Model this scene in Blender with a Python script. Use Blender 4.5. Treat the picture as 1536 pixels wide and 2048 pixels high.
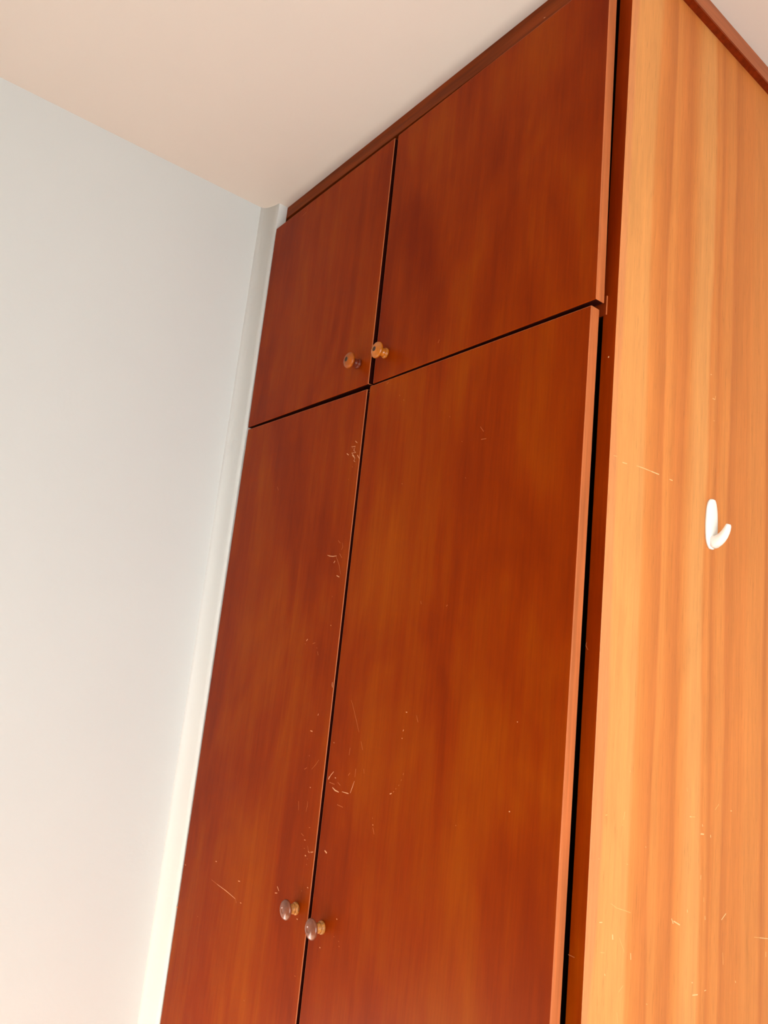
import bpy, bmesh, math, random
from mathutils import Matrix, Vector

for o in list(bpy.data.objects):
    bpy.data.objects.remove(o, do_unlink=True)
scene = bpy.context.scene
COL = scene.collection
random.seed(4)

# ------------------------------------------------------------------ camera
SPLIT = 2.08                       # height of the joint between lower and upper doors
CEIL = 2.682
cam_d = bpy.data.cameras.new('camera')
cam_d.sensor_fit = 'VERTICAL'
cam_d.sensor_height = 36.0
cam_d.lens = 36.0 * 1478.064 / 2048.0
cam_d.clip_start = 0.02
cam = bpy.data.objects.new('camera', cam_d)
COL.objects.link(cam)
RIGHT = Vector((0.6127, 0.7832, 0.1054)).normalized()
DOWN = Vector((-0.0842, 0.1973, -0.9767))
FWD = RIGHT.cross(DOWN).normalized()
DOWN = FWD.cross(RIGHT).normalized()
m = Matrix.Identity(4)
for i in range(3):
    m[i][0] = RIGHT[i]; m[i][1] = -DOWN[i]; m[i][2] = -FWD[i]
m[0][3], m[1][3], m[2][3] = 1.0850, -0.7465, SPLIT - 0.4910
cam.matrix_world = m
scene.camera = cam

# ------------------------------------------------------------------ light
world = bpy.data.worlds.new('daylight')
scene.world = world
world.use_nodes = True
bg = world.node_tree.nodes['Background']
bg.inputs['Color'].default_value = (0.75, 0.86, 1.0, 1)
bg.inputs['Strength'].default_value = 1.0

WIN_Y0, WIN_Y1, WIN_Z0, WIN_Z1, ROOM_X = -1.27, 0.00, 0.62, 2.00, 1.75
ld = bpy.data.lights.new('window_daylight', 'AREA')
ld.shape = 'RECTANGLE'
ld.size = WIN_Y1 - WIN_Y0 - 0.04
ld.size_y = WIN_Z1 - WIN_Z0 - 0.04
ld.energy = 31.0
ld.color = (0.96, 0.98, 0.95)
lo = bpy.data.objects.new('window_daylight', ld)
lo.location = (ROOM_X + 0.06, (WIN_Y0 + WIN_Y1) / 2, (WIN_Z0 + WIN_Z1) / 2)
lo.rotation_euler = Vector((-1, 0, 0)).to_track_quat('-Z', 'Y').to_euler()
COL.objects.link(lo)

sd = bpy.data.lights.new('sun', 'SUN')          # falls through the window onto the floor
sd.energy = 40.0
sd.angle = math.radians(0.6)
sd.color = (1.0, 0.96, 0.88)
so = bpy.data.objects.new('sun', sd)
so.location = (6, 0.5, 5)
so.rotation_euler = Vector((-1.0, -0.06, -0.59)).to_track_quat('-Z', 'Y').to_euler()
COL.objects.link(so)

vs = scene.view_settings
vs.view_transform = 'Standard'
vs.look = 'None'
vs.gamma = 1.0
vs.use_curve_mapping = False
vs.exposure = 0.0

# ------------------------------------------------------------------ material helpers
class NT:
    def __init__(self, name):
        self.mat = bpy.data.materials.new(name)
        self.mat.use_nodes = True
        self.t = self.mat.node_tree
        self.b = self.t.nodes['Principled BSDF']
    def n(self, kind, **kw):
        nd = self.t.nodes.new(kind)
        for k, v in kw.items():
            setattr(nd, k, v)
        return nd
    def l(self, a, b):
        self.t.links.new(a, b)
    def math(self, op, a, b=None, clamp=False):
        nd = self.n('ShaderNodeMath', operation=op, use_clamp=clamp)
        for i, v in enumerate((a, b)):
            if v is None: continue
            if isinstance(v, (int, float)): nd.inputs[i].default_value = v
            else: self.l(v, nd.inputs[i])
        return nd.outputs[0]
    def coords(self, scale, per_object=True):
        tc = self.n('ShaderNodeTexCoord')
        src = tc.outputs['Object']
        if per_object:
            oi = self.n('ShaderNodeObjectInfo')
            off = self.n('ShaderNodeVectorMath', operation='SCALE')
            comb = self.n('ShaderNodeCombineXYZ')
            self.l(oi.outputs['Random'], comb.inputs[0])
            self.l(oi.outputs['Random'], comb.inputs[2])
            self.l(comb.outputs[0], off.inputs[0])
            off.inputs['Scale'].default_value = 13.0
            add = self.n('ShaderNodeVectorMath', operation='ADD')
            self.l(src, add.inputs[0]); self.l(off.outputs[0], add.inputs[1])
            src = add.outputs[0]
        mp = self.n('ShaderNodeMapping')
        mp.inputs['Scale'].default_value = scale
        self.l(src, mp.inputs['Vector'])
        return mp.outputs[0]
    def noise(self, scale, detail=2.0, rough=0.5, dist=0.0, per_object=True):
        nz = self.n('ShaderNodeTexNoise')
        nz.inputs['Scale'].default_value = 1.0
        nz.inputs['Detail'].default_value = detail
        nz.inputs['Roughness'].default_value = rough
        nz.inputs['Distortion'].default_value = dist
        self.l(self.coords(scale, per_object), nz.inputs['Vector'])
        return nz.outputs['Fac']
    def ramp(self, fac, stops, interp='LINEAR'):
        r = self.n('ShaderNodeValToRGB')
        cr = r.color_ramp
        cr.interpolation = interp
        while len(cr.elements) < len(stops):
            cr.elements.new(0.5)
        for e, (p, c) in zip(cr.elements, stops):
            e.position = p
            e.color = (*c, 1)
        self.l(fac, r.inputs[0])
        return r.outputs['Color']
    def scale_col(self, col, fac):
        nd = self.n('ShaderNodeVectorMath', operation='SCALE')
        self.l(col, nd.inputs[0]); self.l(fac, nd.inputs['Scale'])
        return nd.outputs[0]
    def bump(self, h, strength, dist):
        b = self.n('ShaderNodeBump')
        b.inputs['Strength'].default_value = strength
        b.inputs['Distance'].default_value = dist
        self.l(h, b.inputs['Height'])
        self.l(b.outputs[0], self.b.inputs['Normal'])
    def finish(self, rough=0.5, spec=0.3, col=None):
        self.b.inputs['Roughness'].default_value = rough
        self.b.inputs['Specular IOR Level'].default_value = spec
        if col is not None:
            self.l(col, self.b.inputs['Base Color'])
        return self.mat

def lerp3(a, b, t):
    return tuple(x + (y - x) * t for x, y in zip(a, b))

def front_wood(name, dark, mid, light, rough=0.42, spec=0.28, gain=1.0):
    """red-brown varnished veneer, grain along local Z"""
    t = NT(name)
    big = t.noise((5.5, 5.5, 1.9), 3, 0.55, 0.9)
    streak = t.noise((34.0, 34.0, 0.9), 3, 0.6, 0.3)
    fine = t.noise((260.0, 260.0, 12.0), 4, 0.7)
    mottle = t.noise((17.0, 17.0, 7.0), 3, 0.6, 0.4)
    s = t.math('ADD', t.math('MULTIPLY', big, 0.60), t.math('MULTIPLY', streak, 0.26))
    s = t.math('ADD', s, t.math('MULTIPLY', mottle, 0.14))
    col = t.ramp(s, [(0.34, dark), (0.50, mid), (0.66, light)])
    f = t.math('ADD', t.math('MULTIPLY', t.math('SUBTRACT', fine, 0.5), 0.48), gain)
    col = t.scale_col(col, f)
    t.bump(fine, 0.05, 0.0006)
    return t.finish(rough, spec, col)

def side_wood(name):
    """side panel veneer, window light painted into its orange tones: broad vertical figure placed across its width"""
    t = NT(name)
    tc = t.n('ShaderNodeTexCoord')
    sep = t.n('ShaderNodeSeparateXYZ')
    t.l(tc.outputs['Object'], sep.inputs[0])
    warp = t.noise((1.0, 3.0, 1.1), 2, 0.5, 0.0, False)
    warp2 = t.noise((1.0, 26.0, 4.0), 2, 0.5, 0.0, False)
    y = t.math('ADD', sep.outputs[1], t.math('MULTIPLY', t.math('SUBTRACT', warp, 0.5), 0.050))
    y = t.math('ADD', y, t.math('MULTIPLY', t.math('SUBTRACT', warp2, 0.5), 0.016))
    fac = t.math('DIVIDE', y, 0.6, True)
    B = (0.665, 0.228, 0.055); Y = (0.70, 0.290, 0.084); O = (0.63, 0.202, 0.047)  # tones lifted above the door wood: side light put into the colour
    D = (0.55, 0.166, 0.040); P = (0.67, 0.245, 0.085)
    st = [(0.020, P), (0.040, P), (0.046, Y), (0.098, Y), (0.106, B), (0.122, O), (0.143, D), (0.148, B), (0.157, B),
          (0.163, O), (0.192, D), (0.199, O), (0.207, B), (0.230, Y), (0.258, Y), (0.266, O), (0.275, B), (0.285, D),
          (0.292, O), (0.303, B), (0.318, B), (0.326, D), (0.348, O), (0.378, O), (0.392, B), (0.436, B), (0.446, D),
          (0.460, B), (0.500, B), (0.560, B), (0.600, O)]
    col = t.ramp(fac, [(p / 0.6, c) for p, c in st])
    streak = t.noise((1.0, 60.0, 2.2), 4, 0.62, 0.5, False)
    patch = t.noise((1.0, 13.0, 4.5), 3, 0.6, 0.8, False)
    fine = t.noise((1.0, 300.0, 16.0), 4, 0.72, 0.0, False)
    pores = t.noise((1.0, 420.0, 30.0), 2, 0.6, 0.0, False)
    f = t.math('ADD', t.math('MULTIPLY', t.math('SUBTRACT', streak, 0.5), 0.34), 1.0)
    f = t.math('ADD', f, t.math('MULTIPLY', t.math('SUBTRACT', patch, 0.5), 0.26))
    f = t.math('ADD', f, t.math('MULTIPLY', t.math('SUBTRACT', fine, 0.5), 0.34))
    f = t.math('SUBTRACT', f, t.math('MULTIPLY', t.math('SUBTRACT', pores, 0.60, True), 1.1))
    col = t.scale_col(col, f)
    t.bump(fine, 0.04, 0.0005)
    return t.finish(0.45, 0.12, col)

def plain_wood(name, base, var=0.25, rough=0.5, spec=0.25, scale=(120.0, 120.0, 5.0)):
    t = NT(name)
    nz = t.noise(scale, 3, 0.6)
    lo = tuple(c * (1 - var) for c in base); hi = tuple(c * (1 + var) for c in base)
    return t.finish(rough, spec, t.ramp(nz, [(0.3, lo), (0.7, hi)]))

def paint(name, base, var, bump_scale=90.0, bump=0.12, tint=None):
    t = NT(name)
    nz = t.noise((1.3, 1.3, 1.3), 3, 0.5, 0.0, False)
    a = tuple(c * (1 - var) for c in base)
    b = tint if tint else tuple(min(1, c * (1 + var)) for c in base)
    col = t.ramp(nz, [(0.35, a), (0.65, b)])
    orange = t.noise((bump_scale,) * 3, 2, 0.5, 0.0, False)
    t.bump(orange, bump, 0.002)
    return t.finish(0.75, 0.2, col)

M = {}
M['door'] = front_wood('cherry_veneer', (0.182, 0.0150, 0.0004), (0.252, 0.0280, 0.0006), (0.316, 0.0545, 0.0010), 0.38, 0.05)
M['door'].node_tree.nodes['Principled BSDF'].inputs['Specular Tint'].default_value = (1.0, 0.62, 0.30, 1)   # amber varnish
M['edge'] = plain_wood('worn_lit_door_edge', (0.50, 0.135, 0.040), 0.22)  # worn edge wood, made paler for the light it catches
M['dark'] = plain_wood('dark_stain_and_shade', (0.20, 0.022, 0.002), 0.25, 0.5, 0.1)
M['gap_shade'] = plain_wood('shaded_inner_edge', (0.030, 0.0035, 0.002), 0.2, 0.7, 0.05)  # near-black: shade of the door gaps put into the colour
M['cornice'] = plain_wood('cornice_wood', (0.44, 0.125, 0.045), 0.25, 0.5, 0.25, (90.0, 4.0, 90.0))
M['fascia'] = plain_wood('fascia_wood', (0.22, 0.036, 0.003), 0.3, 0.45, 0.08, (5.0, 90.0, 90.0))
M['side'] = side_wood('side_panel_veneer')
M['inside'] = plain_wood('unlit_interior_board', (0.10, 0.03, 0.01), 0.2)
M['scratch'] = plain_wood('bare_scratch', (0.78, 0.42, 0.20), 0.1, 0.7, 0.1)
M['scuff'] = plain_wood('faint_scuff', (0.50, 0.155, 0.050), 0.1, 0.7, 0.1)
M['side_scratch'] = plain_wood('side_bare_scratch', (0.84, 0.50, 0.24), 0.08, 0.7, 0.1)
M['side_scuff'] = plain_wood('side_faint_scuff', (0.80, 0.40, 0.15), 0.08, 0.7, 0.1)
M['knob_gold'] = plain_wood('golden_varnished_wood', (0.42, 0.115, 0.006), 0.25, 0.16, 0.5, (60.0, 60.0, 60.0))
M['knob_red'] = plain_wood('red_stained_wood', (0.13, 0.016, 0.004), 0.2, 0.28, 0.3, (60.0, 60.0, 60.0))
M['knob_dull'] = plain_wood('dull_varnished_wood', (0.31, 0.070, 0.005), 0.25, 0.30, 0.3, (60.0, 60.0, 60.0))
M['knob_brown'] = plain_wood('handled_brown_wood', (0.23, 0.068, 0.032), 0.25, 0.18, 0.6, (60.0, 60.0, 60.0))
M['knob_worn'] = plain_wood('worn_blond_wood', (0.46, 0.18, 0.040), 0.5, 0.30, 0.4, (260.0, 260.0, 260.0))
M['plug'] = plain_wood('dark_plug', (0.045, 0.022, 0.010), 0.2, 0.5, 0.3)
M['wall'] = paint('wall_paint', (0.70, 0.73, 0.725), 0.012)
M['strip'] = paint('filler_strip_paint', (0.82, 0.835, 0.82), 0.008)
M['ceiling'] = paint('ceiling_paint', (0.765, 0.69, 0.63), 0.012, 60.0, 0.10)
M['plastic'] = None
t = NT('white_hook_plastic')
c = t.ramp(t.noise((40.0,) * 3, 2), [(0.3, (0.90, 0.87, 0.80)), (0.7, (0.93, 0.905, 0.84))])
M['plastic'] = t.finish(0.32, 0.45, c)
t = NT('floor_parquet')
br = t.n('ShaderNodeTexBrick')
br.inputs['Color1'].default_value = (0.52, 0.38, 0.28, 1)
br.inputs['Color2'].default_value = (0.46, 0.33, 0.24, 1)
br.inputs['Mortar'].default_value = (0.12, 0.06, 0.03, 1)
br.inputs['Scale'].default_value = 1.0
br.inputs['Mortar Size'].default_value = 0.002
br.inputs['Brick Width'].default_value = 0.9
br.inputs['Row Height'].default_value = 0.09
t.l(t.coords((1, 1, 1), False), br.inputs['Vector'])
M['floor'] = t.finish(0.4, 0.4, br.outputs['Color'])

# marks in the varnish: (strength, x, height, x, height, ...) on each face
SCRATCHES = {
    'lower_left': [
        (2, -0.0221, 1.9711, -0.0152, 1.9663),
        (2, -0.0331, 1.9617, -0.0201, 1.9606, -0.0236, 1.9531, -0.0160, 1.9479, -0.0296, 1.9490),
        (2, -0.0296, 1.9490, -0.0195, 1.9404, -0.0270, 1.9445, -0.0172, 1.9370, -0.0196, 1.9323, -0.0148, 1.9297),
        (1, -0.0308, 1.9603, -0.0221, 1.9539, -0.0277, 1.9517),
        (2, -0.0458, 1.9504, -0.0392, 1.9464),
        (2, -0.0099, 1.9419, -0.0024, 1.9339),
        (1, -0.0226, 1.9219, -0.0212, 1.9201),
        (1, -0.0307, 1.8986, -0.0300, 1.8969),
        (1, -0.2996, 1.9145, -0.2928, 1.9057),
        (2, -0.0702, 1.7569, -0.0617, 1.7548, -0.0511, 1.7538, -0.0393, 1.7545),
        (1, -0.0408, 1.7538, -0.0339, 1.7449, -0.0270, 1.7361, -0.0227, 1.7264, -0.0193, 1.7197),
        (1, -0.0401, 1.7833, -0.0322, 1.7776),
        (1, -0.0256, 1.7782, -0.0223, 1.7704, -0.0262, 1.7648),
        (1, -0.0306, 1.7582, -0.0216, 1.7502),
        (2, -0.0460, 1.7414, -0.0424, 1.7452),
        (2, -0.0316, 1.7180, -0.0227, 1.7151),
        (1, -0.0385, 1.6803, -0.0370, 1.6792),
        (2, -0.0319, 1.6285, -0.0303, 1.6274),
        (2, -0.1028, 1.5999, -0.1065, 1.5967),
        (1, -0.1104, 1.5914, -0.1087, 1.5906),
        (1, -0.0838, 1.5925, -0.0755, 1.5949),
        (1, -0.0689, 1.5862, -0.0673, 1.5852),
        (1, -0.0639, 1.5796, -0.0611, 1.5732),
        (3, -0.0054, 1.5305, -0.0054, 1.5260, -0.0032, 1.5218),
        (2, -0.0376, 1.4731, -0.0385, 1.4698),
        (2, -0.0566, 1.4414, -0.0497, 1.4412),
        (1, -0.0518, 1.3997, -0.0490, 1.3997),
        (1, -0.0611, 1.3750, -0.0535, 1.3791),
        (1, -0.0382, 1.3792, -0.0270, 1.3890, -0.0191, 1.3982),
        (1, -0.0387, 1.3265, -0.0381, 1.3181, -0.0402, 1.3083),
        (1, -0.0672, 1.3205, -0.0636, 1.3057),
        (2, -0.0367, 1.3496, -0.0343, 1.3494),
        (1, -0.0254, 1.2865, -0.0215, 1.2870),
        (1, -0.0468, 1.2719, -0.0388, 1.2697),
        (2, -0.0352, 1.2644, -0.0312, 1.2645),
        (1, -0.0331, 1.2514, -0.0304, 1.2512),
        (1, -0.0275, 1.2404, -0.0242, 1.2406),
        (1, -0.0233, 1.2577, -0.0173, 1.2493),
        (1, -0.0101, 1.2504, -0.0050, 1.2522),
        (1, -0.3505, 1.1104, -0.3222, 1.1096),
        (2, -0.3247, 1.1096, -0.2828, 1.1091, -0.2447, 1.1072),
        (1, -0.2447, 1.1072, -0.2383, 1.1014),
        (2, -0.2240, 1.1065, -0.2197, 1.1069),
        (2, -0.3439, 1.1467, -0.3381, 1.1475),
        (2, -0.4807, 1.1030, -0.4740, 1.1039),
        (2, -0.2423, 1.1391, -0.2354, 1.1403),
        (1, -0.3887, 1.0300, -0.3846, 1.0305),
        (3, -0.4903, 1.0160, -0.4847, 1.0169),
        (1, -0.1666, 0.9643, -0.1638, 0.9634),
        (1, -0.0169, 1.0594, -0.0134, 1.0594),
        (2, -0.1024, 1.1703, -0.0953, 1.1652),
        (2, -0.1071, 1.1584, -0.0998, 1.1603),
        (2, -0.0096, 1.1962, -0.0068, 1.1960),
        (1, -0.0264, 1.1860, -0.0236, 1.1862),
        (2, -0.0300, 1.1412, -0.0265, 1.1413),
        (2, -0.0276, 1.2415, -0.0241, 1.2414),
        (1, -0.0205, 1.2385, -0.0183, 1.2377),
        (1, -0.0205, 1.2294, -0.0183, 1.2291),
        (2, -0.0191, 1.2504, -0.0153, 1.2488),
        (2, -0.0122, 1.2504, -0.0041, 1.2529),
    ],
    'lower_right': [
        (1, 0.0556, 1.5073, 0.0616, 1.4995, 0.0765, 1.4763, 0.0869, 1.4596),
        (1, 0.0952, 1.4462, 0.1017, 1.4343),
        (2, 0.0287, 1.3875, 0.0217, 1.3809, 0.0164, 1.3732),
        (3, 0.0182, 1.3777, 0.0161, 1.3728),
        (2, 0.0339, 1.3790, 0.0370, 1.3786),
        (3, 0.0302, 1.3626, 0.0385, 1.3597, 0.0493, 1.3591),
        (2, 0.0578, 1.3616, 0.0725, 1.3622, 0.0769, 1.3623),
        (2, 0.0809, 1.3642, 0.0848, 1.3735, 0.0886, 1.3838),
        (1, 0.0888, 1.3902, 0.0891, 1.4031),
        (1, 0.0750, 1.3941, 0.0701, 1.3891),
        (1, 0.0433, 1.3734, 0.0516, 1.3701),
        (1, 0.0195, 1.3688, 0.0351, 1.3685),
        (2, 0.0193, 1.4336, 0.0205, 1.4321),
        (1, 0.0675, 1.4320, 0.0668, 1.4204),
        (2, 0.1994, 1.5055, 0.2026, 1.5056),
        (2, 0.1981, 1.4796, 0.1970, 1.4771),
        (2, 0.1956, 1.4670, 0.1972, 1.4663),
        (1, 0.2256, 1.5015, 0.2295, 1.4945),
        (1, 0.2077, 1.4187, 0.2070, 1.4153),
        (1, 0.2044, 1.4089, 0.2033, 1.4066),
        (1, 0.2001, 1.4002, 0.1989, 1.3985),
        (1, 0.1939, 1.3941, 0.1927, 1.3923),
        (2, 0.1804, 1.3831, 0.1847, 1.3850),
        (1, 0.1873, 1.3872, 0.1900, 1.3888),
        (1, 0.1441, 1.3410, 0.1459, 1.3399),
        (2, 0.1466, 1.3315, 0.1483, 1.3310),
        (1, 0.1479, 1.3276, 0.1528, 1.3190),
        (3, 0.0283, 1.2636, 0.0350, 1.2614),
        (1, 0.0489, 1.3395, 0.0654, 1.3390),
        (1, 0.1097, 1.4069, 0.1118, 1.4001),
        (1, 0.0575, 2.0652, 0.0619, 2.0684),
        (1, 0.0983, 2.0355, 0.0995, 2.0333),
        (1, 0.1113, 2.0242, 0.1135, 2.0219),
        (1, 0.2360, 1.9687, 0.2377, 1.9678),
        (1, 0.2697, 1.9220, 0.2713, 1.9212),
        (1, 0.2848, 1.8622, 0.2857, 1.8611),
        (1, 0.3081, 1.9386, 0.3162, 1.9296),
        (1, 0.3122, 1.9179, 0.3228, 1.9174),
        (1, 0.0045, 2.0602, 0.0078, 2.0628),
        (1, 0.1311, 1.8711, 0.1331, 1.8700),
        (2, 0.0809, 1.1771, 0.0828, 1.1766),
        (1, 0.0784, 1.1509, 0.0802, 1.1506),
        (1, 0.0915, 1.1488, 0.0937, 1.1485),
        (2, 0.0442, 1.1233, 0.0465, 1.1232),
        (1, 0.0940, 1.1422, 0.0961, 1.1423),
        (2, 0.4213, 1.5211, 0.4228, 1.5211),
        (2, 0.4183, 1.4111, 0.4201, 1.4113),
        (1, 0.3251, 1.3728, 0.3268, 1.3725),
        (1, 0.2681, 1.6669, 0.2709, 1.6690),
        (1, 0.2090, 1.6741, 0.2109, 1.6695),
        (1, 0.2244, 1.5040, 0.2294, 1.4952),
    ],
    'upper_right': [
        (2, 0.3742, 2.6154, 0.3774, 2.6151),
        (1, 0.1896, 2.1075, 0.1926, 2.1129),
    ],
    'upper_left': [
        (1, -0.3573, 2.5858, -0.3400, 2.5887),
    ],
    'carcass_front': [
        (3, 0.5128, 2.0053, 0.5144, 2.0049),
        (1, 0.5032, 1.6295, 0.5019, 1.6251, 0.5056, 1.6198),
        (1, 0.5003, 1.2711, 0.5095, 1.2712),
    ],
    'side': [
        (1, 0.0327, 1.8694, 0.0402, 1.8700),
        (2, 0.0526, 1.8649, 0.0625, 1.8657),
        (2, 0.0838, 1.8681, 0.0987, 1.8686, 0.1187, 1.8685),
        (2, 0.1187, 1.8685, 0.1368, 1.8685),
        (2, 0.1628, 1.8675, 0.1703, 1.8677),
        (2, 0.2638, 2.0556, 0.2674, 2.0564),
        (2, 0.2712, 2.0194, 0.2785, 2.0200),
        (1, 0.2785, 2.0200, 0.2797, 2.0260),
        (1, 0.2756, 1.9856, 0.2785, 1.9856),
        (1, 0.0976, 1.4793, 0.0985, 1.4770),
        (1, 0.0513, 1.4283, 0.0551, 1.4286),
        (1, 0.0905, 1.4306, 0.0885, 1.4217),
        (1, 0.0864, 1.4158, 0.0877, 1.4153),
        (1, 0.0423, 1.3804, 0.0435, 1.3796),
        (1, 0.0984, 1.3701, 0.1015, 1.3691),
        (1, 0.1368, 1.3873, 0.1388, 1.3864),
        (2, 0.2384, 1.4187, 0.2424, 1.4181),
        (1, 0.2424, 1.4181, 0.2521, 1.4176),
        (1, 0.3033, 1.4246, 0.3134, 1.4319),
        (2, 0.3459, 1.4217, 0.3495, 1.4215),
        (2, 0.2705, 1.4072, 0.2719, 1.4043),
        (3, 0.2670, 1.3951, 0.2752, 1.3942),
        (2, 0.2928, 1.3924, 0.2933, 1.3890),
        (2, 0.2703, 1.3425, 0.2697, 1.3369),
        (1, 0.2293, 1.4560, 0.2303, 1.4511),
        (1, 0.0701, 1.3284, 0.0819, 1.3222, 0.0977, 1.3178, 0.1111, 1.3135),
        (2, 0.0493, 1.3102, 0.0549, 1.3096),
        (3, 0.0760, 1.2938, 0.0770, 1.2881),
        (1, 0.0896, 1.2885, 0.0969, 1.2777, 0.1013, 1.2708),
        (2, 0.1144, 1.2682, 0.1153, 1.2607),
        (1, 0.0545, 1.2774, 0.0619, 1.2760),
        (2, 0.0638, 1.2533, 0.0652, 1.2511),
        (1, 0.0930, 1.2292, 0.1014, 1.2346),
        (1, 0.0915, 1.2076, 0.0937, 1.1957),
        (1, 0.1508, 1.2063, 0.1536, 1.2051),
        (2, 0.2015, 1.2964, 0.2056, 1.2899),
        (2, 0.2062, 1.2929, 0.2215, 1.2864),
        (2, 0.2382, 1.3030, 0.2387, 1.2994),
        (2, 0.2828, 1.2901, 0.2835, 1.2852),
        (2, 0.3263, 1.2801, 0.3381, 1.2869),
        (1, 0.3313, 1.2382, 0.3328, 1.2228),
        (1, 0.4189, 1.2461, 0.4361, 1.2430),
        (2, 0.4361, 1.2430, 0.4614, 1.2384),
        (2, 0.4550, 1.2216, 0.4551, 1.2147),
        (2, 0.2532, 1.2134, 0.2561, 1.2126),
        (3, 0.2560, 1.1979, 0.2693, 1.1963),
        (2, 0.2851, 1.1982, 0.2899, 1.1982),
        (2, 0.3666, 1.1970, 0.3684, 1.1943),
        (1, 0.2789, 1.3136, 0.2792, 1.3080),
    ],
}

# ------------------------------------------------------------------ geometry helpers
def obj(name, bm, mats, parent=None, loc=(0, 0, 0), smooth=False):
    """link a bmesh (given in world coordinates) as one object whose origin is loc"""
    bmesh.ops.translate(bm, verts=bm.verts, vec=-Vector(loc))
    me = bpy.data.meshes.new(name)
    bm.to_mesh(me); bm.free()
    for k in (mats if isinstance(mats, (list, tuple)) else [mats]):
        me.materials.append(M[k])
    if smooth:
        for p in me.polygons: p.use_smooth = True
    o = bpy.data.objects.new(name, me)
    COL.objects.link(o)
    o.location = loc
    if parent is not None:
        o.parent = parent
        o.location = Vector(loc) - parent_world(parent)
    return o

def parent_world(p):
    v = Vector((0, 0, 0))
    while p is not None:
        v += p.location; p = p.parent
    return v

def add_box(bm, x0, x1, y0, y1, z0, z1, mi=0):
    vs_ = [bm.verts.new((x, y, z)) for z in (z0, z1) for y in (y0, y1) for x in (x0, x1)]
    fs = []
    for q in ((0, 2, 3, 1), (4, 5, 7, 6), (0, 1, 5, 4), (1, 3, 7, 5), (3, 2, 6, 7), (2, 0, 4, 6)):
        f = bm.faces.new([vs_[i] for i in q]); f.material_index = mi; fs.append(f)
    return vs_, fs

def box(x0, x1, y0, y1, z0, z1, bev=0.0):
    bm = bmesh.new()
    add_box(bm, x0, x1, y0, y1, z0, z1)
    if bev:
        bmesh.ops.bevel(bm, geom=list(bm.edges), offset=bev, segments=2, affect='EDGES', profile=0.5)
    return bm

def struct(name, bm, mat, loc=(0, 0, 0)):
    o = obj(name, bm, mat, None, loc)
    o['kind'] = 'structure'
    return o

def ribbons(bm, key, place, mi_bright, mi_faint, width_scale=1.0):
    """shallow bare marks: thin slivers lying on the surface"""
    for w, *flat in SCRATCHES[key]:
        pts = [Vector((flat[i], flat[i + 1])) for i in range(0, len(flat), 2)]
        half = {1: 0.00040, 2: 0.00060, 3: 0.00095}[w] * width_scale
        n = len(pts)
        rows = []
        for i, p in enumerate(pts):
            d = (pts[min(i + 1, n - 1)] - pts[max(i - 1, 0)])
            d = d.normalized() if d.length > 1e-9 else Vector((1, 0))
            nrm = Vector((-d.y, d.x))
            hw = half * (0.55 if n > 2 and i in (0, n - 1) else 1.0) * (0.8 + 0.4 * random.random())
            rows.append((bm.verts.new(place(*(p + nrm * hw))), bm.verts.new(place(*(p - nrm * hw)))))
        for (a, b), (c, d) in zip(rows, rows[1:]):
            f = bm.faces.new((a, b, d, c))
            f.material_index = mi_faint if w == 1 else mi_bright

# ------------------------------------------------------------------ the room
XW = -0.5455                        # left wall
BACK = 0.63
FRONT = -3.0
struct('wall_left', box(XW - 0.12, XW, FRONT, BACK + 0.12, 0, CEIL), 'wall')
struct('wall_back', box(XW, ROOM_X, BACK, BACK + 0.12, 0, CEIL), 'wall')
struct('wall_front', box(XW - 0.12, ROOM_X + 0.12, FRONT - 0.12, FRONT, 0, CEIL), 'wall')
bm = bmesh.new()
add_box(bm, ROOM_X, ROOM_X + 0.12, FRONT, WIN_Y0, 0, CEIL)
add_box(bm, ROOM_X, ROOM_X + 0.12, WIN_Y1, BACK + 0.12, 0, CEIL)
add_box(bm, ROOM_X, ROOM_X + 0.12, WIN_Y0, WIN_Y1, 0, WIN_Z0)
add_box(bm, ROOM_X, ROOM_X + 0.12, WIN_Y0, WIN_Y1, WIN_Z1, CEIL)
struct('wall_right', bm, 'wall')
struct('ceiling', box(XW - 0.12, ROOM_X + 0.12, FRONT - 0.12, BACK + 0.12, CEIL, CEIL + 0.1), 'ceiling')
struct('floor', box(XW - 0.12, ROOM_X + 0.12, FRONT - 0.12, BACK + 0.12, -0.1, 0), 'floor')
# plaster cove closing the corner between wall and wardrobe
bm = bmesh.new()
prof = [(XW - 0.0100, -0.0240), (XW + 0.0002, -0.0240), (XW + 0.0022, -0.0190), (XW + 0.0075, -0.0140), (XW + 0.0150, -0.0095), (XW + 0.0240, -0.0060),
        (XW + 0.0360, -0.0025), (XW + 0.0528, 0.0010), (XW + 0.0528, 0.0250), (XW - 0.0100, 0.0250)]
lo_ = [bm.verts.new((x, y, 0.0)) for x, y in prof]; hi_ = [bm.verts.new((x, y, CEIL)) for x, y in prof]
for i in range(len(prof)):
    j = (i + 1) % len(prof)
    f = bm.faces.new((lo_[i], lo_[j], hi_[j], hi_[i])); f.smooth = 1 <= i <= 6
bm.faces.new(lo_[::-1]); bm.faces.new(hi_)
bmesh.ops.recalc_face_normals(bm, faces=bm.faces)
struct('trim_1', bm, 'strip')

# ------------------------------------------------------------------ the wardrobe
W = 0.5237                          # outer face of the side panel
YF = 0.0256                         # front edge of the carcass
T = 0.0176                          # door thickness
ZT = SPLIT + 0.569                  # underside of the cornice
DEPTH = BACK
wardrobe = bpy.data.objects.new('wardrobe', None)
COL.objects.link(wardrobe)
wardrobe.location = (0, 0.3, 0)
wardrobe['label'] = 'tall reddish-brown wooden wardrobe with four doors, built up to the ceiling beside the white wall'
wardrobe['category'] = 'wardrobe'

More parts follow.
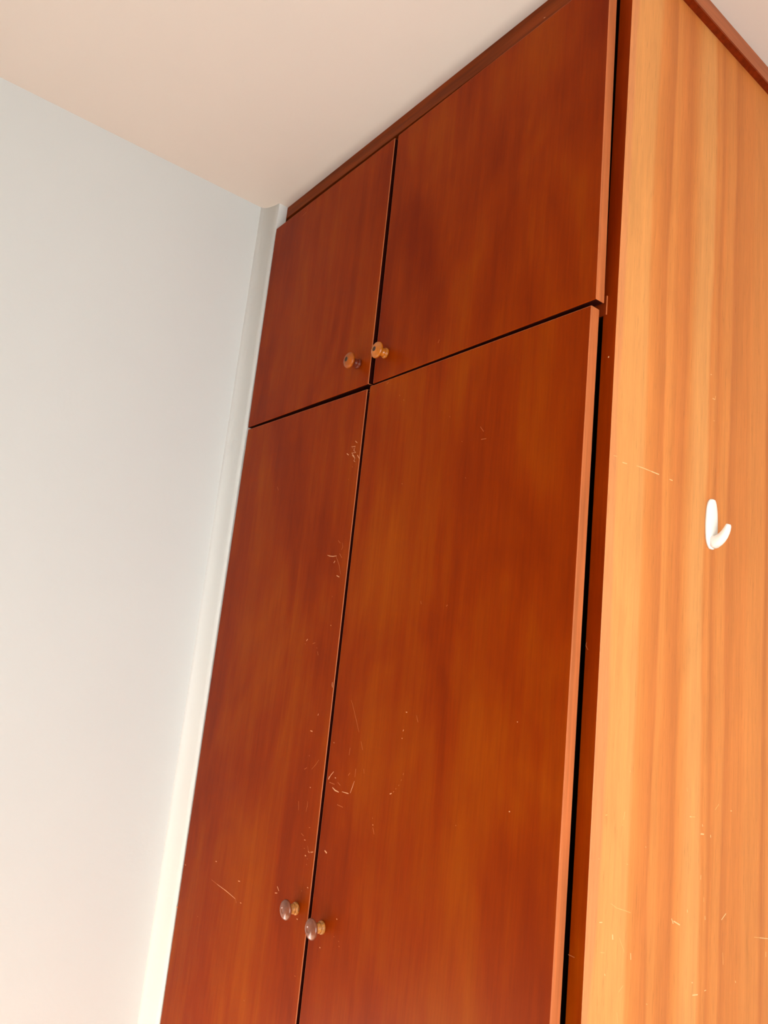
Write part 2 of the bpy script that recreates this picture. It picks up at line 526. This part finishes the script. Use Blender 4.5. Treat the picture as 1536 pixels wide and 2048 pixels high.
# right side panel: veneer painted lighter as window-lit, front edge in darker door wood, scratches
bm = bmesh.new()
_, fs = add_box(bm, W - 0.022, W, YF, DEPTH, 0, CEIL)
bm.normal_update()
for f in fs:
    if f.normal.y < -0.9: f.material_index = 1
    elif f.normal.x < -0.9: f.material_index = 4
eds = [e for e in bm.edges if all(abs(v.co.x - W) < 1e-6 and abs(v.co.y - YF) < 1e-6 for v in e.verts)]
bmesh.ops.bevel(bm, geom=eds, offset=0.0008, segments=1, affect='EDGES')
ribbons(bm, 'side', lambda a, b: (W + 0.0001, a, b), 2, 3)
ribbons(bm, 'carcass_front', lambda a, b: (a, YF - 0.0001, b), 2, 5)
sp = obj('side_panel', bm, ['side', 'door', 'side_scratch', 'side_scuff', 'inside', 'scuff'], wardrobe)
sp['label'] = 'orange side panel with streaked grain and small scratches'
# left side panel, back, top, floor board and plinth of the carcass
obj('side_panel', box(-0.540, -0.518, YF, DEPTH, 0, ZT - 0.02), 'inside', wardrobe)
obj('back_panel', box(-0.518, W - 0.022, DEPTH - 0.012, DEPTH - 0.001, 0.08, ZT - 0.02), 'inside', wardrobe)
obj('top_panel', box(-0.540, W - 0.022, YF + 0.019, DEPTH, ZT - 0.02, ZT), 'inside', wardrobe)
obj('bottom_panel', box(-0.518, W - 0.022, YF + 0.001, DEPTH - 0.012, 0.08, 0.10), 'inside', wardrobe)
obj('plinth', box(-0.518, W - 0.022, YF + 0.004, YF + 0.022, 0, 0.08), 'dark', wardrobe)
obj('shelf', box(-0.518, W - 0.022, YF + 0.001, DEPTH - 0.012, SPLIT - 0.010, SPLIT + 0.010), 'inside', wardrobe)
# strip on the carcass front behind the joint of the doors; its lit end is painted paler at the right
bm = bmesh.new()
_, fs = add_box(bm, -0.500, 0.5073, YF - 0.0024, YF, SPLIT - 0.0125, SPLIT + 0.0150)
bm.normal_update()
for f in fs:
    if f.normal.x > 0.9: f.material_index = 1
obj('divider_rail', bm, ['dark', 'edge'], wardrobe)
# boards under the ceiling
bm = bmesh.new()
vs_, _ = add_box(bm, -0.5435, W - 0.022, YF, YF + 0.018, 0, CEIL)
for v in vs_:
    if v.co.z < 1: v.co.z = SPLIT + (0.5712 if v.co.x < 0 else 0.5590)
bmesh.ops.bevel(bm, geom=list(bm.edges), offset=0.0006, segments=2, affect='EDGES')
obj('fascia', bm, 'fascia', wardrobe)
# cornice strip nailed to the side panel under the ceiling
bm = bmesh.new()
x0, x1 = W, W + 0.0125
add_box(bm, x0, x1, YF, DEPTH, ZT + 0.0005, CEIL)
bmesh.ops.bevel(bm, geom=[e for e in bm.edges if all(abs(v.co.x - x1) < 1e-6 for v in e.verts)], offset=0.0009, segments=2, affect='EDGES')
bm.normal_update()
for f in bm.faces:
    if f.normal.z < -0.9: f.material_index = 1  # underside painted darker for the shade below the cornice
obj('cornice', bm, ['cornice', 'dark'], wardrobe)

def knob(door, x, z, kind, length=0.85):
    """turned knob pointing to -Y: base flange, grooved neck, mushroom head, dark plug in its face"""
    prof = [(0.0, 0.0094, 1), (0.0012, 0.0100, 1), (0.0036, 0.0100, 1), (0.0052, 0.0092, 1), (0.0060, 0.0076, 1), (0.0072, 0.0082, 1),
            (0.0098, 0.0078, 1), (0.0125, 0.0066, 1), (0.0155, 0.0062, 1), (0.0180, 0.0072, 1), (0.0194, 0.0105, 0), (0.0206, 0.0138, 0),
            (0.0226, 0.0156, 0), (0.0248, 0.0158, 0), (0.0272, 0.0148, 0), (0.0296, 0.0122, 0), (0.0312, 0.0088, 0),
            (0.0320, 0.0056, 0), (0.0321, 0.0045, 0), (0.0316, 0.0042, 2), (0.0315, 0.0018, 2)]
    N = 32
    bm = bmesh.new()
    rings = []
    for h, r, _m in prof:
        rings.append([bm.verts.new((x + r * math.cos(2 * math.pi * k / N), -h * length, z + r * math.sin(2 * math.pi * k / N))) for k in range(N)])
    for i in range(len(rings) - 1):
        for k in range(N):
            f = bm.faces.new((rings[i][k], rings[i][(k + 1) % N], rings[i + 1][(k + 1) % N], rings[i + 1][k]))
            f.material_index = prof[i + 1][2]
    f = bm.faces.new(rings[-1]); f.material_index = 2
    f = bm.faces.new(rings[0][::-1]); f.material_index = 1
    bmesh.ops.recalc_face_normals(bm, faces=bm.faces)
    k = obj('knob', bm, {'gold': ['knob_gold', 'knob_gold', 'plug'], 'dull': ['knob_dull', 'knob_red', 'plug'],
                         'worn': ['knob_brown', 'knob_worn', 'knob_brown']}[kind], door, (x, 0, z), True)
    k['label'] = {'gold': 'shiny golden-brown turned knob with a dark centre', 'dull': 'golden-brown knob on a dark red neck',
                  'worn': 'reddish-brown mushroom knob worn pale at its base'}[kind]

def door(corners, key, knob_at, kind, label):
    """corners (x, height above the joint): bottom-left, bottom-right, top-right, top-left of the front face"""
    bm = bmesh.new()
    fr = [bm.verts.new((x, 0.0, SPLIT + z)) for x, z in corners]
    bk = [bm.verts.new((x, T, SPLIT + z)) for x, z in corners]
    bm.faces.new(fr); bm.faces.new(bk[::-1])
    for i in range(4):
        j = (i + 1) % 4
        bm.faces.new((fr[j], fr[i], bk[i], bk[j]))
    bmesh.ops.bevel(bm, geom=list(bm.edges), offset=0.0011, segments=2, affect='EDGES', profile=0.5)
    bmesh.ops.recalc_face_normals(bm, faces=bm.faces)
    bm.normal_update()
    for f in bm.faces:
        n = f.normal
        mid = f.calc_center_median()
        if abs(n.x) > 0.95 and mid.x < 0.45: f.material_index = 4   # flat upright edges near-black, gap shade painted in
        elif abs(n.x) > 0.30: f.material_index = 1        # solid lipping on the upright edges, side light painted in as a paler tone
        elif n.z > 0.30: f.material_index = 1             # worn top edge, bevel highlight painted in as a paler tone
        elif n.z < -0.95: f.material_index = 4  # bottom edge: shade of the joint painted in
    ribbons(bm, key, lambda a, b: (a, -0.0001, b), 2, 3)
    cx = sum(c[0] for c in corners) / 4; cz = SPLIT + sum(c[1] for c in corners) / 4
    d = obj('door', bm, ['door', 'edge', 'scratch', 'scuff', 'gap_shade'], wardrobe, (cx, 0, cz))
    if label: d['label'] = label
    knob(d, knob_at[0], SPLIT + knob_at[1], kind, 0.95 if kind == 'dull' else 0.85)
    return d

door([(-0.4905, -1.975), (0.007, -1.975), (-0.0030, -0.0105), (-0.4815, -0.0040)], 'lower_left', (-0.0345, -0.924), 'worn',
     'tall left door scratched along its right edge')
door([(0.0165, -1.975), (0.5008, -1.975), (0.5010, -0.0060), (0.0055, -0.0070)], 'lower_right', (0.0455, -0.927), 'worn',
     'tall right door with scattered pale scratches')
door([(-0.4845, 0.0016), (-0.0020, -0.0003), (-0.0076, 0.5256), (-0.4870, 0.5270)], 'upper_left', (-0.0410, 0.0490), 'dull', 'short top-left door')
door([(0.0130, -0.0036), (0.5082, 0.0010), (0.5015, 0.5298), (0.0035, 0.5252)], 'upper_right', (0.0435, 0.0480), 'gold', 'short top-right door')

# ------------------------------------------------------------------ adhesive hook on the side panel
hook = bpy.data.objects.new('wall_hook', None)
COL.objects.link(hook)
HY = 0.2755
hook.location = (W, HY, SPLIT - 0.255)
hook['label'] = 'small white plastic adhesive hook on the orange side panel of the wardrobe'
hook['category'] = 'hook'
# back plate: slender rounded blade, slightly domed
bm = bmesh.new()
zt_, zb_ = SPLIT - 0.2175, SPLIT - 0.2925
outline = [(zt_ + (zb_ - zt_) * u, w) for u, w in (
    (0.0, 0.0040), (0.012, 0.0066), (0.035, 0.0090), (0.07, 0.0111), (0.13, 0.0131), (0.22, 0.0148), (0.33, 0.0159), (0.45, 0.0165),
    (0.58, 0.0166), (0.70, 0.0160), (0.80, 0.0148), (0.88, 0.0128), (0.94, 0.0102), (0.98, 0.0072), (1.0, 0.0040))]
rows = []
K = 9
for z, w in outline:
    row = []
    for k in range(K):
        a = math.pi * k / (K - 1)
        row.append(bm.verts.new((W + 0.0003 + 0.0046 * (math.sin(a) ** 0.7) * min(1.0, w / 0.006), HY - 0.0010 - w * math.cos(a), z)))
    rows.append(row)
for a, b in zip(rows, rows[1:]):
    for k in range(K - 1):
        bm.faces.new((a[k], a[k + 1], b[k + 1], b[k]))
    bm.faces.new((a[0], b[0], b[K - 1], a[K - 1]))
bm.faces.new(rows[0][::-1]); bm.faces.new(rows[-1])
bmesh.ops.recalc_face_normals(bm, faces=bm.faces)
obj('backplate', bm, 'plastic', hook, (W, HY, SPLIT - 0.255), True)
# prong: curved tongue sweeping out from the foot of the plate and up to a blunt tip
path = [(0.0020, -0.2815, 0.0100, 0.0102), (0.0065, -0.2812, 0.0096, 0.0094), (0.0112, -0.2792, 0.0090, 0.0080), (0.0155, -0.2762, 0.0084, 0.0066),
        (0.0192, -0.2722, 0.0078, 0.0056), (0.0220, -0.2680, 0.0072, 0.0047), (0.0243, -0.2635, 0.0066, 0.0038), (0.0258, -0.2592, 0.0058, 0.0031), (0.0264, -0.2566, 0.0046, 0.0022)]
bm = bmesh.new()
rows = []
KN = 14
for i, (dx, z, hw, ht) in enumerate(path):
    p0 = path[max(i - 1, 0)]; p1 = path[min(i + 1, len(path) - 1)]
    tx, tz = p1[0] - p0[0], p1[1] - p0[1]
    L = math.hypot(tx, tz); nx, nz = -tz / L, tx / L
    row = []
    for k in range(KN):
        a = 2 * math.pi * k / KN
        ca, sa = math.cos(a), math.sin(a)
        e = lambda s: math.copysign(abs(s) ** 0.75, s)
        groove = 0.55 if (sa < -0.95 or sa > 0.95) and 1 < i < len(path) - 1 and nz * sa > 0 else 1.0
        row.append(bm.verts.new((W + dx + nx * ht * e(sa) * groove, HY + hw * e(ca), SPLIT + z + nz * ht * e(sa) * groove)))
    rows.append(row)
for a, b in zip(rows, rows[1:]):
    for k in range(KN):
        bm.faces.new((a[k], a[(k + 1) % KN], b[(k + 1) % KN], b[k]))
bm.faces.new(rows[0][::-1]); bm.faces.new(rows[-1])
bmesh.ops.recalc_face_normals(bm, faces=bm.faces)
obj('prong', bm, 'plastic', hook, (W, HY, SPLIT - 0.255), True)
